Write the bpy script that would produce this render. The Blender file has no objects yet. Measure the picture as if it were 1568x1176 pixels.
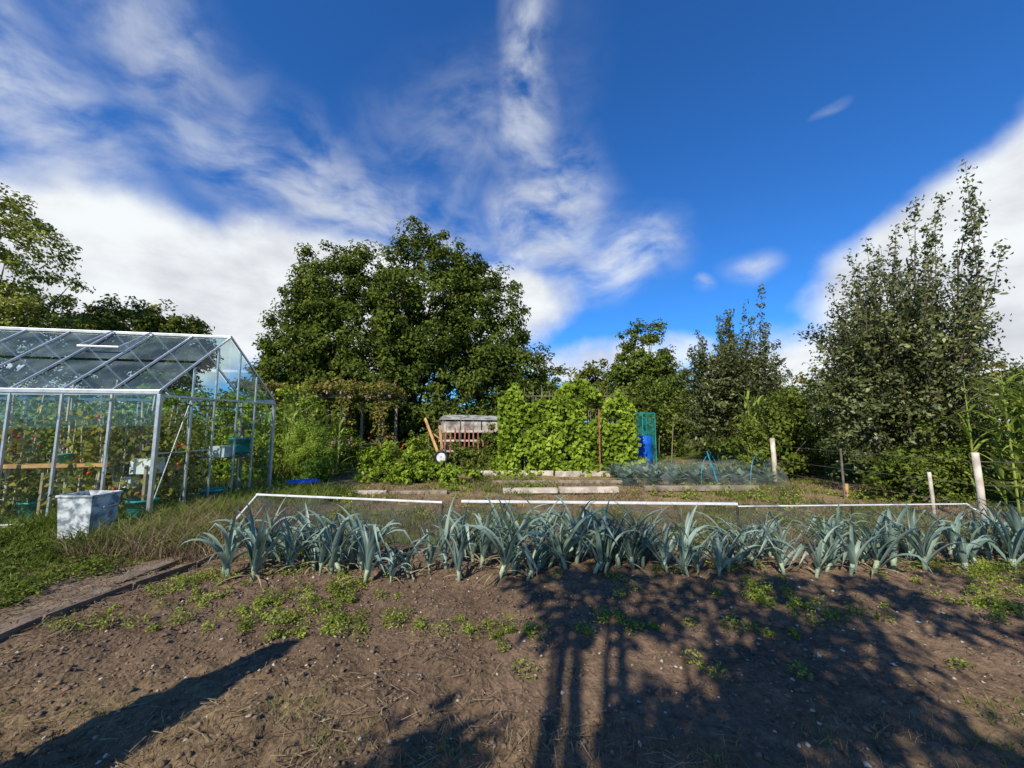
import bpy, math, random
import numpy as np
from mathutils import Vector
rng=np.random.default_rng(7); random.seed(7)
scene=bpy.context.scene
COL=scene.collection
# ------------------------------------------------------------------ helpers
def link(o,parent=None):
    COL.objects.link(o)
    if parent is not None: o.parent=parent
    return o
def empty(name):
    return link(bpy.data.objects.new(name,None))
def np_mesh(name,verts,faces,mat,parent=None,smooth=False,colors=None):
    verts=np.asarray(verts,dtype=np.float32); faces=np.asarray(faces,dtype=np.int32)
    me=bpy.data.meshes.new(name); k=faces.shape[1]
    me.vertices.add(len(verts)); me.vertices.foreach_set('co',verts.ravel())
    me.loops.add(faces.size); me.loops.foreach_set('vertex_index',faces.ravel())
    me.polygons.add(len(faces)); me.polygons.foreach_set('loop_start',np.arange(0,faces.size,k,dtype=np.int32))
    if smooth: me.polygons.foreach_set('use_smooth',np.ones(len(faces),dtype=bool))
    me.update(calc_edges=True)
    if colors is not None:
        a=me.color_attributes.new('Zone','FLOAT_COLOR','POINT')
        a.data.foreach_set('color',np.asarray(colors,dtype=np.float32).ravel())
    me.materials.append(mat)
    return link(bpy.data.objects.new(name,me),parent)
TAB=rng.random((256,256))
def vnoise(x,y):
    xi=np.floor(x).astype(int); yi=np.floor(y).astype(int); fx=x-xi; fy=y-yi
    fx=fx*fx*(3-2*fx); fy=fy*fy*(3-2*fy)
    a=TAB[xi&255,yi&255]; b=TAB[(xi+1)&255,yi&255]; c=TAB[xi&255,(yi+1)&255]; d=TAB[(xi+1)&255,(yi+1)&255]
    return (a*(1-fx)+b*fx)*(1-fy)+(c*(1-fx)+d*fx)*fy
def fbm(x,y,s,o=4):
    r=0;a=.5;t=0
    for i in range(o):
        r=r+a*vnoise(x*s+17.3*i,y*s+5.1*i); t+=a; a*=.5; s*=2.03
    return r/t
def sstep(a,b,x):
    t=np.clip((x-a)/(b-a),0,1); return t*t*(3-2*t)
# ------------------------------------------------------------------ materials
def newmat(name):
    m=bpy.data.materials.new(name); m.use_nodes=True; nt=m.node_tree
    for n in list(nt.nodes): nt.nodes.remove(n)
    out=nt.nodes.new('ShaderNodeOutputMaterial'); return m,nt,out
def pbr(name,col,rough=.7,metal=0,var=.25,scale=8,bump=0,bscale=40,col2=None,spec=.3):
    m,nt,out=newmat(name); N=nt.nodes; L=nt.links
    b=N.new('ShaderNodeBsdfPrincipled'); b.inputs['Roughness'].default_value=rough; b.inputs['Metallic'].default_value=metal
    b.inputs['Specular IOR Level'].default_value=spec
    tc=N.new('ShaderNodeTexCoord'); no=N.new('ShaderNodeTexNoise'); no.inputs['Scale'].default_value=scale; no.inputs['Detail'].default_value=6
    L.new(tc.outputs['Object'],no.inputs['Vector'])
    r=N.new('ShaderNodeValToRGB'); c2=col2 or tuple(c*(1-var) for c in col); c1=col if col2 else tuple(c*(1+var) for c in col)
    r.color_ramp.elements[0].color=(*c2,1); r.color_ramp.elements[0].position=.4
    r.color_ramp.elements[1].color=(*c1,1); r.color_ramp.elements[1].position=.6
    L.new(no.outputs['Fac'],r.inputs['Fac']); L.new(r.outputs['Color'],b.inputs['Base Color'])
    if bump:
        n2=N.new('ShaderNodeTexNoise'); n2.inputs['Scale'].default_value=bscale; n2.inputs['Detail'].default_value=5
        L.new(tc.outputs['Object'],n2.inputs['Vector'])
        bp=N.new('ShaderNodeBump'); bp.inputs['Strength'].default_value=bump; bp.inputs['Distance'].default_value=.02
        L.new(n2.outputs['Fac'],bp.inputs['Height']); L.new(bp.outputs['Normal'],b.inputs['Normal'])
    L.new(b.outputs[0],out.inputs[0]); return m
def leafmat(name,dark,mid,light,rough=.5,trans=.22,scale=.6,spec=0,k=(1.32,1.2,1.0)):
    dark,mid,light=[tuple(a*b for a,b in zip(c,k)) for c in (dark,mid,light)]
    dark=tuple(a*.85 for a in dark)
    m,nt,out=newmat(name); N=nt.nodes; L=nt.links
    g=N.new('ShaderNodeNewGeometry'); tc=N.new('ShaderNodeTexCoord')
    no=N.new('ShaderNodeTexNoise'); no.inputs['Scale'].default_value=scale; no.inputs['Detail'].default_value=1
    L.new(tc.outputs['Object'],no.inputs['Vector'])
    mx=N.new('ShaderNodeMath'); mx.operation='MULTIPLY'; mx.inputs[1].default_value=.62; L.new(g.outputs['Random Per Island'],mx.inputs[0])
    m2=N.new('ShaderNodeMath'); m2.operation='MULTIPLY_ADD'; m2.inputs[1].default_value=1.1; L.new(no.outputs['Fac'],m2.inputs[0]); L.new(mx.outputs[0],m2.inputs[2])
    m3=N.new('ShaderNodeMath'); m3.operation='SUBTRACT'; m3.inputs[1].default_value=.36; L.new(m2.outputs[0],m3.inputs[0])
    r=N.new('ShaderNodeValToRGB'); e=r.color_ramp.elements
    e[0].position=.1; e[0].color=(*dark,1); e[1].position=.95; e[1].color=(*light,1)
    q=e.new(.5); q.color=(*mid,1)
    L.new(m3.outputs[0],r.inputs['Fac'])
    if spec>0:
        b=N.new('ShaderNodeBsdfPrincipled'); b.inputs['Roughness'].default_value=rough; b.inputs['Specular IOR Level'].default_value=spec
        L.new(r.outputs['Color'],b.inputs['Base Color'])
    else:
        b=N.new('ShaderNodeBsdfDiffuse'); L.new(r.outputs['Color'],b.inputs['Color'])
    t=N.new('ShaderNodeBsdfTranslucent'); ms=N.new('ShaderNodeMixShader'); ms.inputs[0].default_value=trans
    hs=N.new('ShaderNodeHueSaturation'); hs.inputs['Value'].default_value=1.5; hs.inputs['Hue'].default_value=.485
    L.new(r.outputs['Color'],hs.inputs['Color']); L.new(hs.outputs[0],t.inputs['Color'])
    L.new(b.outputs[0],ms.inputs[1]); L.new(t.outputs[0],ms.inputs[2]); L.new(ms.outputs[0],out.inputs[0]); return m
ONE=(1,1,1)
M={}
M['tree']=leafmat('tree_leaves',(.03,.052,.012),(.08,.118,.024),(.145,.19,.045),scale=.45)
M['birch']=leafmat('willow_leaves',(.09,.12,.025),(.18,.22,.045),(.3,.32,.1),scale=.5)
M['pear']=leafmat('pear_leaves',(.035,.05,.018),(.08,.105,.034),(.22,.25,.11),rough=.4,spec=.4,scale=1.)
M['far']=leafmat('far_leaves',(.06,.085,.02),(.12,.15,.035),(.19,.21,.06),scale=.3)
M['farpale']=leafmat('hedgerow_leaves',(.10,.11,.03),(.19,.19,.05),(.3,.27,.1),scale=.25)
M['hedge']=leafmat('hedge_leaves',(.045,.07,.014),(.095,.14,.027),(.17,.22,.055),scale=1.2)
M['bean']=leafmat('bean_leaves',(.07,.12,.015),(.17,.26,.03),(.31,.42,.07),scale=1.4)
M['vine']=leafmat('vine_leaves',(.07,.085,.02),(.16,.165,.045),(.3,.24,.09),scale=1.)
M['bright']=leafmat('feathery_leaves',(.08,.14,.02),(.16,.25,.04),(.26,.36,.07),scale=2.)
M['corn']=leafmat('corn_leaves',(.09,.14,.03),(.19,.27,.055),(.34,.4,.13),scale=2.)
M['leek']=leafmat('leek_leaves',(.12,.18,.14),(.22,.305,.24),(.38,.46,.38),rough=.42,trans=.15,scale=4,spec=.4,k=ONE)
M['leekdry']=leafmat('leek_dry_leaves',(.2,.16,.08),(.36,.3,.16),(.5,.44,.25),scale=4,k=ONE)
M['cab']=leafmat('cabbage_leaves',(.09,.14,.09),(.16,.23,.15),(.27,.34,.24),scale=4,k=ONE)
M['weed']=leafmat('weed_leaves',(.11,.16,.02),(.22,.29,.045),(.36,.43,.09),scale=3,k=(1.1,1.05,1))
M['grass']=leafmat('grass_blades',(.06,.09,.016),(.13,.18,.035),(.26,.30,.08),scale=1.2,k=(1.15,1.1,1))
M['straw']=leafmat('dry_straw',(.11,.08,.045),(.25,.18,.10),(.44,.34,.2),scale=3,k=ONE)
M['tomato']=leafmat('tomato_leaves',(.08,.11,.02),(.19,.22,.05),(.36,.34,.1),scale=3,trans=.35)
M['bark']=pbr('bark',(.12,.09,.065),.9,bump=.6)
M['barkpale']=pbr('bark_pale',(.17,.15,.12),.9,bump=.6)
M['alu']=pbr('aluminium',(.6,.6,.6),.4,metal=.7,var=.12)
M['wood']=pbr('weathered_wood',(.3,.24,.17),.85,bump=.4,scale=5)
M['woodlight']=pbr('pale_wood',(.58,.5,.4),.8,bump=.3,scale=5)
M['woodorange']=pbr('new_timber',(.6,.33,.13),.7,bump=.2,scale=6)
M['dark']=pbr('dark_timber',(.05,.04,.03),.9)
M['earthy']=pbr('muddy_timber',(.2,.145,.10),.9,bump=.5,scale=7)
M['white']=pbr('white_plastic',(.72,.72,.7),.4,var=.1)
M['zinc']=pbr('galvanised_zinc',(.7,.72,.7),.5,metal=.1,col2=(.2,.24,.26),scale=11,bump=.2)
M['greyroof']=pbr('pale_roofing',(.34,.34,.31),.7,var=.4,scale=3)
M['blue']=pbr('blue_plastic',(.01,.13,.6),.35,var=.15,spec=.5)
M['teal']=pbr('teal_plastic',(.02,.3,.27),.45,var=.2)
M['red']=pbr('red_tomato',(.6,.06,.02),.3,var=.3,scale=20)
M['terra']=pbr('terracotta',(.45,.16,.07),.8)
M['black']=pbr('black_plastic',(.025,.025,.03),.5)
M['stone']=pbr('stones',(.42,.36,.29),.85,var=.4,scale=9)
M['rust']=pbr('red_brown_paint',(.36,.13,.08),.7)
def netmat(name,col,alpha):
    m,nt,out=newmat(name); N=nt.nodes; L=nt.links
    d=N.new('ShaderNodeBsdfDiffuse'); d.inputs['Color'].default_value=(*col,1)
    t=N.new('ShaderNodeBsdfTransparent'); ms=N.new('ShaderNodeMixShader')
    tc=N.new('ShaderNodeTexCoord'); no=N.new('ShaderNodeTexNoise'); no.inputs['Scale'].default_value=3; no.inputs['Detail'].default_value=4
    L.new(tc.outputs['Object'],no.inputs['Vector'])
    mr=N.new('ShaderNodeMapRange'); mr.inputs['From Min'].default_value=.35; mr.inputs['From Max'].default_value=.65
    mr.inputs['To Min'].default_value=alpha*.4; mr.inputs['To Max'].default_value=min(1,alpha*1.6)
    L.new(no.outputs['Fac'],mr.inputs['Value']); L.new(mr.outputs[0],ms.inputs[0])
    L.new(t.outputs[0],ms.inputs[1]); L.new(d.outputs[0],ms.inputs[2]); L.new(ms.outputs[0],out.inputs[0]); return m
M['net']=netmat('insect_netting',(.10,.105,.10),.22)
M['netblue']=netmat('pale_netting',(.30,.34,.32),.14)
M['netteal']=netmat('teal_netting',(.02,.25,.22),.35)
def glassmat(name,dirt,tint=(.92,.97,.95)):
    m,nt,out=newmat(name); N=nt.nodes; L=nt.links
    t=N.new('ShaderNodeBsdfTransparent'); t.inputs[0].default_value=(*tint,1)
    g=N.new('ShaderNodeBsdfGlossy'); g.inputs['Roughness'].default_value=.02
    lw=N.new('ShaderNodeLayerWeight'); lw.inputs['Blend'].default_value=.5
    pw=N.new('ShaderNodeMath'); pw.operation='POWER'; pw.inputs[1].default_value=4.5; L.new(lw.outputs['Facing'],pw.inputs[0])
    ma=N.new('ShaderNodeMath'); ma.operation='MULTIPLY_ADD'; ma.inputs[1].default_value=.8; ma.inputs[2].default_value=.06; L.new(pw.outputs[0],ma.inputs[0])
    ms=N.new('ShaderNodeMixShader'); L.new(ma.outputs[0],ms.inputs[0]); L.new(t.outputs[0],ms.inputs[1]); L.new(g.outputs[0],ms.inputs[2])
    d=N.new('ShaderNodeBsdfDiffuse'); d.inputs['Color'].default_value=(.3,.38,.36,1)
    m2=N.new('ShaderNodeMixShader')
    tc=N.new('ShaderNodeTexCoord'); no=N.new('ShaderNodeTexNoise'); no.inputs['Scale'].default_value=2.5; no.inputs['Detail'].default_value=6
    L.new(tc.outputs['Object'],no.inputs['Vector'])
    mr=N.new('ShaderNodeMapRange'); mr.inputs['From Min'].default_value=.4; mr.inputs['From Max'].default_value=.7; mr.inputs['To Min'].default_value=dirt*.3; mr.inputs['To Max'].default_value=dirt
    L.new(no.outputs['Fac'],mr.inputs['Value']); L.new(mr.outputs[0],m2.inputs[0])
    L.new(ms.outputs[0],m2.inputs[1]); L.new(d.outputs[0],m2.inputs[2]); L.new(m2.outputs[0],out.inputs[0]); return m
M['glass']=glassmat('glass',.05)
M['glassroof']=glassmat('roof_glass',.32,(.72,.86,.88))
def groundmat():
    m,nt,out=newmat('ground_soil_and_grass'); N=nt.nodes; L=nt.links
    at=N.new('ShaderNodeVertexColor'); at.layer_name='Zone'
    tc=N.new('ShaderNodeTexCoord')
    n1=N.new('ShaderNodeTexNoise'); n1.inputs['Scale'].default_value=22; n1.inputs['Detail'].default_value=7; n1.inputs['Roughness'].default_value=.7
    n2=N.new('ShaderNodeTexVoronoi'); n2.inputs['Scale'].default_value=38
    for n in (n1,n2): L.new(tc.outputs['Object'],n.inputs['Vector'])
    mr=N.new('ShaderNodeMapRange'); mr.inputs['From Min'].default_value=.3; mr.inputs['From Max'].default_value=.7; mr.inputs['To Min'].default_value=.55; mr.inputs['To Max'].default_value=1.45
    L.new(n1.outputs['Fac'],mr.inputs['Value'])
    mu=N.new('ShaderNodeVectorMath'); mu.operation='SCALE'; L.new(at.outputs['Color'],mu.inputs[0]); L.new(mr.outputs[0],mu.inputs['Scale'])
    b=N.new('ShaderNodeBsdfDiffuse'); b.inputs['Roughness'].default_value=.6
    L.new(mu.outputs[0],b.inputs['Color'])
    ad=N.new('ShaderNodeMath'); ad.operation='MULTIPLY_ADD'; ad.inputs[1].default_value=-.5; L.new(n2.outputs['Distance'],ad.inputs[0]); L.new(n1.outputs['Fac'],ad.inputs[2])
    bp=N.new('ShaderNodeBump'); bp.inputs['Strength'].default_value=.9; bp.inputs['Distance'].default_value=.03
    L.new(ad.outputs[0],bp.inputs['Height']); L.new(bp.outputs['Normal'],b.inputs['Normal'])
    L.new(b.outputs[0],out.inputs[0]); return m
# ------------------------------------------------------------------ ground
def edgeX(y):
    return -3.35-0.02*y+ (0.10*np.sin(y*1.7))
def soilmask(x,y):
    n=(fbm(x,y,1.3)-.5)
    l=sstep(-.12,.12,x-edgeX(y)+n*.25)
    f=1-sstep(4.75,5.15,y+n*.8)
    r=1-sstep(8.2,9.2,x+n)
    return l*f*r*sstep(-4.5,-3.5,y)
def ground_h(x,y):
    s=soilmask(x,y)
    h=(fbm(x,y,.45)-.5)*.10+(fbm(x+9,y,2.2,4)-.5)*.085*s+(fbm(x,y+3,9,4)-.5)*.065*s+(fbm(x,y,28,2)-.5)*.022*s
    h=h+.03*s+(1-s)*(fbm(x,y,3,3)-.5)*.05
    far=sstep(30,90,np.hypot(x,y)); h=h+far*(fbm(x,y,.02,3)-.5)*5*sstep(30,200,np.hypot(x,y))
    return h
def axis(segs):
    out=[]
    for a,b,s in segs: out.append(np.arange(a,b,s))
    return np.concatenate(out+[np.array([segs[-1][1]])])
xs=axis([(-600,-100,50),(-100,-30,7),(-30,-8,.6),(-8,-4.5,.06),(-4.5,5.8,.028),(5.8,9,.06),(9,30,.6),(30,100,7),(100,600,50)])
ys=axis([(-300,-60,40),(-60,-8,4),(-8,1.2,.3),(1.2,4.2,.025),(4.2,7,.05),(7,14,.15),(14,40,.8),(40,100,6),(100,900,50)])
X,Y=np.meshgrid(xs,ys); H=ground_h(X,Y)
s=soilmask(X,Y)
def c3(r,g,b): return np.array([r,g,b])
n0=fbm(X,Y,.8)[...,None]; n1=fbm(X+40,Y,3.5)[...,None]; n2=fbm(X,Y+50,12)[...,None]
soil=c3(.172,.116,.076)*(.5+.55*n1+.45*n0)
straw=c3(.29,.205,.108)*(.6+.8*n2)
bl=(sstep(-1,-2.2,X+ (n0[...,0]-.5)*3)*sstep(3.0,2.0,Y)+.5*sstep(2.3,1.7,Y+(n1[...,0]-.5)))[...,None]
soil=soil*(1-np.clip(bl,0,1)*.55)+straw*np.clip(bl,0,1)*.55
grass=c3(.09,.10,.028)*(.6+.8*n1)
dry=c3(.23,.165,.085)*(.6+.8*n1); 
gm=sstep(.46,.64,n0+ .35*(n1-.5))
beds=dry*(1-gm*.6)+grass*gm*.6
path=c3(.26,.19,.13)*(.5+.9*n2)
col=np.where(((Y>4)&(Y<17)&(X>-5.0)&(X<9))[...,None],beds,grass)
pm=(sstep(-4.35,-4.1,X+(n1[...,0]-.5)*.6)*(X<edgeX(Y)+.2)*(Y<7))[...,None]
col=col*(1-pm)+path*pm
col=col*(1-s[...,None])+soil*s[...,None]
farm=sstep(25,50,np.hypot(X,Y))[...,None]; col=col*(1-farm)+c3(.14,.16,.05)*farm
nx,ny=len(xs),len(ys); idx=np.arange(nx*ny).reshape(ny,nx)
F=np.stack([idx[:-1,:-1],idx[:-1,1:],idx[1:,1:],idx[1:,:-1]],-1).reshape(-1,4)
V=np.stack([X,Y,H],-1).reshape(-1,3); C=np.concatenate([col.reshape(-1,3),np.ones((nx*ny,1))],1)
np_mesh('ground',V,F,groundmat(),smooth=True,colors=C)
def gz(x,y): return float(ground_h(np.array([float(x)]),np.array([float(y)]))[0])
# ------------------------------------------------------------------ mesh builder
class MB:
    def __init__(s): s.v=[]; s.f=[]
    def beam(s,p1,p2,w=.04,h=.04,up=(0,0,1)):
        p1=Vector(p1);p2=Vector(p2);d=(p2-p1).normalized();u=Vector(up)
        if abs(d.dot(u))>.97: u=Vector((0,1,0))
        r=d.cross(u).normalized(); u=r.cross(d).normalized(); b=len(s.v)
        for p in (p1,p2):
            for a,c in ((-1,-1),(1,-1),(1,1),(-1,1)): s.v.append(tuple(p+r*a*w/2+u*c*h/2))
        for q in ((0,1,2,3),(7,6,5,4),(0,4,5,1),(1,5,6,2),(2,6,7,3),(3,7,4,0)): s.f.append(tuple(b+i for i in q))
    def tube(s,pts,rad,n=6):
        pts=[Vector(p) for p in pts]; b=len(s.v); m=len(pts)
        for i,p in enumerate(pts):
            d=(pts[min(i+1,m-1)]-pts[max(i-1,0)])
            if d.length<1e-6: d=Vector((0,0,1))
            d.normalize(); u=Vector((1,0,0)) if abs(d.x)<.8 else Vector((0,1,0)); r=d.cross(u).normalized(); u=r.cross(d)
            for k in range(n):
                a=2*math.pi*k/n; s.v.append(tuple(p+(r*math.cos(a)+u*math.sin(a))*rad[i]))
        for i in range(m-1):
            for k in range(n):
                k2=(k+1)%n; s.f.append((b+i*n+k,b+i*n+k2,b+(i+1)*n+k2,b+(i+1)*n+k))
        s.f.append(tuple(b+k for k in range(n))[::-1]); s.f.append(tuple(b+(m-1)*n+k for k in range(n)))
    def lathe(s,c,prof,n=20,sq=0,rot=0):
        b=len(s.v)
        for r,z in prof:
            for k in range(n):
                a=2*math.pi*k/n+rot; s.v.append((c[0]+r*math.cos(a),c[1]+r*math.sin(a),c[2]+z))
        for i in range(len(prof)-1):
            for k in range(n):
                k2=(k+1)%n; s.f.append((b+i*n+k,b+i*n+k2,b+(i+1)*n+k2,b+(i+1)*n+k))
        s.f.append(tuple(b+k for k in range(n))[::-1])
    def quad(s,a,b_,c,d):
        b=len(s.v); s.v+= [tuple(a),tuple(b_),tuple(c),tuple(d)]; s.f.append((b,b+1,b+2,b+3))
    def ball(s,c,r,n=6):
        prof=[(r*math.sin(math.pi*(i+.05)/(n+.1)),-r*math.cos(math.pi*(i+.05)/(n+.1))) for i in range(n+1)]
        s.lathe(c,prof,8)
    def obj(s,name,mat,parent=None,smooth=False,bevel=0):
        me=bpy.data.meshes.new(name); me.from_pydata(s.v,[],s.f); me.materials.append(mat)
        if smooth: me.polygons.foreach_set('use_smooth',[True]*len(me.polygons))
        me.update(); o=link(bpy.data.objects.new(name,me),parent)
        if bevel:
            md=o.modifiers.new('b','BEVEL'); md.width=bevel; md.segments=2
        return o
def unit(v): return v/np.maximum(np.linalg.norm(v,axis=1,keepdims=True),1e-9)
def leaf_geo(c,size,nrm,asp=.55,droop=.3,fold=.18):
    n=len(c); t=rng.normal(size=(n,3)); t[:,2]-=droop; nrm=unit(nrm)
    t=unit(t-nrm*np.sum(t*nrm,1,keepdims=True)); b=np.cross(nrm,t); s=size[:,None]
    v=np.empty((n,4,3)); v[:,0]=c-t*s*.5; v[:,1]=c+b*s*asp*.5+nrm*s*fold-t*s*.08; v[:,2]=c+t*s*.5; v[:,3]=c-b*s*asp*.5+nrm*s*fold-t*s*.08
    return v.reshape(-1,3)
def leaves(name,c,size,nrm,mat,parent=None,**k):
    v=leaf_geo(c,size,nrm,**k); f=np.arange(len(v)).reshape(-1,4)
    return np_mesh(name,v,f,mat,parent)
def sizes(n,s): return s*rng.uniform(.65,1.3,n)
def lobes_clumps(lobes,n,shell=.33):
    vol=np.array([l[3]*l[4]*l[5] for l in lobes])**.8; which=rng.choice(len(lobes),n,p=vol/vol.sum())
    L=np.array(lobes)[which]; d=unit(rng.normal(size=(n,3)))
    ang=np.arctan2(d[:,1],d[:,0])
    r=rng.random(n)**shell*(.80+.38*fbm(ang*2+which*7,d[:,2]*3+which,1.3,2))
    return L[:,:3]+d*r[:,None]*L[:,3:6], d
def clump_leaves(cc,dd,per,cr,size,flat=.7):
    n=len(cc); rad=cr*rng.uniform(.6,1.35,n)
    c=np.repeat(cc,per,0); off=rng.normal(size=(n*per,3)); off=unit(off)*(rng.random(n*per)**.5)[:,None]; off[:,2]*=flat
    c=c+off*np.repeat(rad,per)[:,None]
    nr=np.repeat(dd,per,0)*.5+off*.7+rng.normal(size=(n*per,3))*.5; nr[:,2]+=.35
    return c,nr,sizes(n*per,size)
def tree(name,base,th,tr,lobes,nc,per,cr,size,mat,bark,nbr=26,zmin=.3,shell=.33):
    p=empty(name); cc,dd=lobes_clumps(lobes,nc,shell); k=cc[:,2]>zmin; cc=cc[k]; dd=dd[k]
    c,nr,sz=clump_leaves(cc,dd,per,cr,size); leaves('crown',c,sz,nr,mat,p)
    mb=MB(); B=Vector((base[0],base[1],gz(*base)-.1)); top=max(l[2]+l[5]*.6 for l in lobes); cx=sum(l[0] for l in lobes)/len(lobes); cy=sum(l[1] for l in lobes)/len(lobes)
    T=Vector((cx*.5+base[0]*.5,cy*.5+base[1]*.5,top)); pts=[];rad=[]
    for i in range(9):
        t=i/8; q=B.lerp(T,t); q+=Vector((random.uniform(-1,1),random.uniform(-1,1),0))*.15*tr*4*(t>0); pts.append(q); rad.append(tr*(1.25 if i==0 else 1)*(1-t)**.8+.015)
    mb.tube(pts,rad,10)
    for i in rng.choice(len(cc),min(nbr,len(cc)),replace=False):
        e=Vector(cc[i]); zz=min(max(e.z*.45,th*.8),top*.8); t=max(0,min(1,(zz-B.z)/(T.z-B.z))); s=B.lerp(T,t)
        m=s.lerp(e,.5)+Vector((0,0,-.08*(e-s).length)); r0=tr*(1-t)**.8*.55+.01
        mb.tube([s,s.lerp(m,.6),m,m.lerp(e,.6),e],[r0,r0*.8,r0*.55,r0*.35,.008],6)
    mb.obj('trunk',bark,p,True); return p
def shrub(name,lobes,nc,per,cr,size,mat,zmin=.02,stems=True,**k):
    p=empty(name) if stems else None
    cc,dd=lobes_clumps(lobes,nc); kk=cc[:,2]>zmin; cc=cc[kk]; dd=dd[kk]
    c,nr,sz=clump_leaves(cc,dd,per,cr,size); leaves('foliage' if stems else name,c,sz,nr,mat,p,**k)
    if stems:
        mb=MB()
        for i in rng.choice(len(cc),min(24,len(cc)),replace=False):
            e=Vector(cc[i]); l=min(lobes,key=lambda l:abs(l[0]-e.x)+abs(l[1]-e.y)); b=Vector((l[0]+random.uniform(-.2,.2),l[1]+random.uniform(-.2,.2),-.05))
            mb.tube([b,b.lerp(e,.5)+Vector((0,0,.1)),e],[.03,.02,.006],5)
        mb.obj('stems',M['bark'],p,True)
    return p
# ------------------------------------------------------------------ trees
tree('broadleaf_tree',(-5.6,22),1.8,.42,[(-9.0,22,6.8,3.9,3.8,5.3),(-5.0,21.6,7.8,3.0,3.6,5.0),(-1.9,22,6.6,2.7,3,4.5),(-11.9,22,5.0,2.5,3,4.0),(.5,21.6,3.9,1.7,2,2.5),(-6,20.5,3.6,7.8,2.6,3.0),(-10.9,21.6,8.6,2.0,2.,2.0),(-3.0,21.5,10.2,1.5,1.6,1.7),(-13.6,21.5,3.2,1.4,1.6,2.4),(-6,20,1.6,7,1.5,1.2)],2000,74,.55,.2,M['tree'],M['bark'],30,.5,.22)
tree('willow_tree',(-25.5,18),3,.3,[(-25.6,18,9.2,3.4,3,3.8),(-24.5,18,5.5,3.2,3,3.2),(-22.6,18,5.5,1.5,2,2.2)],340,60,.6,.2,M['birch'],M['barkpale'],26,1.5)
tree('round_tree',(-22.6,23),2,.3,[(-23.6,23,6.2,2.7,2.5,2.9),(-20.6,23,5.9,2.1,2,2.8)],360,60,.6,.24,M['far'],M['bark'],20,1)
tree('ash_tree',(10.4,30),2,.3,[(10.4,30,6.2,2.0,2.2,3.6),(9.4,30,4.0,2.4,2.4,3),(11.6,30,4.0,2.2,2.4,3)],380,60,.6,.26,M['hedge'],M['bark'],18,1,.2)
shrub('distant_tree_line',[(4.2,34,4,2.2,2,2.8),(7.2,34,4.2,2.2,2,3.0),(1,36,4,3,2,2.3),(14,36,3,3.5,2,3),(18,38,2.8,4,2,2.8)],400,45,.7,.36,M['far'],.3)
shrub('hedgerow',[(14+i*4.3,40+2*math.sin(i*2),3,3.6,2.5,3.2+1.1*math.sin(i*1.7)+ .14*i) for i in range(12)],700,40,.85,.42,M['farpale'],.3)
shrub('hedgerow',[(-50+i*5,42,3,4,2.5,3+1.*math.sin(i*1.3)) for i in range(9)],300,40,.95,.48,M['far'],.3)
def upright_tree(name,base,R,Ht,nshoot,per,size,low,lowper,mat,tallx=0,seed=1,tr=.12,gap=.055):
    r=np.random.default_rng(seed); p=empty(name); mb=MB(); B=Vector((base[0],base[1],gz(*base)-.1))
    mb.tube([B,B+Vector((.05,0,.8)),B+Vector((0,.05,1.6)),B+Vector((.05,0,2.6)),B+Vector((tallx*.5,0,Ht*.6))],[tr*1.2,tr,tr*.85,tr*.6,tr*.3],9)
    C=[];NN=[]
    for i in range(nshoot):
        a=r.uniform(0,2*math.pi); rr=R*math.sqrt(r.uniform(0.02,1)); ex=math.cos(a)*rr; ey=math.sin(a)*rr*.8
        hh=Ht*(1-.60*abs((ex-tallx)/R)**1.0)*r.uniform(.62,1.0)
        z0=r.uniform(.5,Ht*.42); s=B+Vector((0,0,z0)); knee=B+Vector((ex*.75,ey*.75,z0+.25+rr*.45)); tip=Vector((B.x+ex*1.12+r.uniform(-.1,.1),B.y+ey*1.05,max(hh,knee.z-B.z+.5)))
        m1=knee.lerp(tip,.5)+Vector((r.uniform(-.15,.15),r.uniform(-.15,.15),0))
        pts=[s,s.lerp(knee,.5)+Vector((0,0,-.05)),knee,m1,tip]; mb.tube(pts,[.03,.024,.018,.010,.003],5)
        pp=[np.array(q) for q in pts]
        for j in range(1,4):
            L=np.linalg.norm(pp[j+1]-pp[j]); n=max(1,int(L/gap))
            if j==3: n=int(n*.8)
            t=r.random(n)
            if j==3: t=t**1.1
            c=pp[j]*(1-t[:,None])+pp[j+1]*t[:,None]
            k=per; c=np.repeat(c,k,0)
            spread=(.19 if j==1 else .17 if j==2 else .065)
            off=r.normal(size=c.shape)*spread; C.append(c+off); nn=off/spread+r.normal(size=c.shape)*.8; nn[:,2]+=.2; NN.append(nn)
        for q in range(4):
            t=r.uniform(.05,.8); s0=Vector(pp[2]).lerp(Vector(pp[3]),t); e=s0+Vector((r.uniform(-.4,.4),r.uniform(-.35,.35),r.uniform(.25,.6))); mb.tube([s0,e],[.007,.003],4)
            n=20; tt=r.random((n,1)); c=np.array(s0)*(1-tt)+np.array(e)*tt; off=r.normal(size=c.shape)*.055; C.append(c+off); NN.append(off/.05+r.normal(size=c.shape))
    cc,dd=lobes_clumps(low,int(sum(l[3]*l[4]*l[5] for l in low)*lowper)); kk=cc[:,2]>.2; cc=cc[kk]; dd=dd[kk]
    c,nr,sz=clump_leaves(cc,dd,38,.24,size); C.append(c); NN.append(nr)
    C=np.concatenate(C); NN=np.concatenate(NN)
    leaves('crown',C,sizes(len(C),size),NN,mat,p,asp=.5); mb.obj('trunk',M['bark'],p,True)
upright_tree('pear_tree',(8.7,15),2.2,7.3,60,6,.13,[(8.6,15,2.6,2.0,1.5,2.0),(7.6,14.8,1.8,1.2,1.2,1.5),(9.8,14.6,1.8,1.5,1.2,1.5)],26,M['pear'],.1,3,gap=.065)
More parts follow.
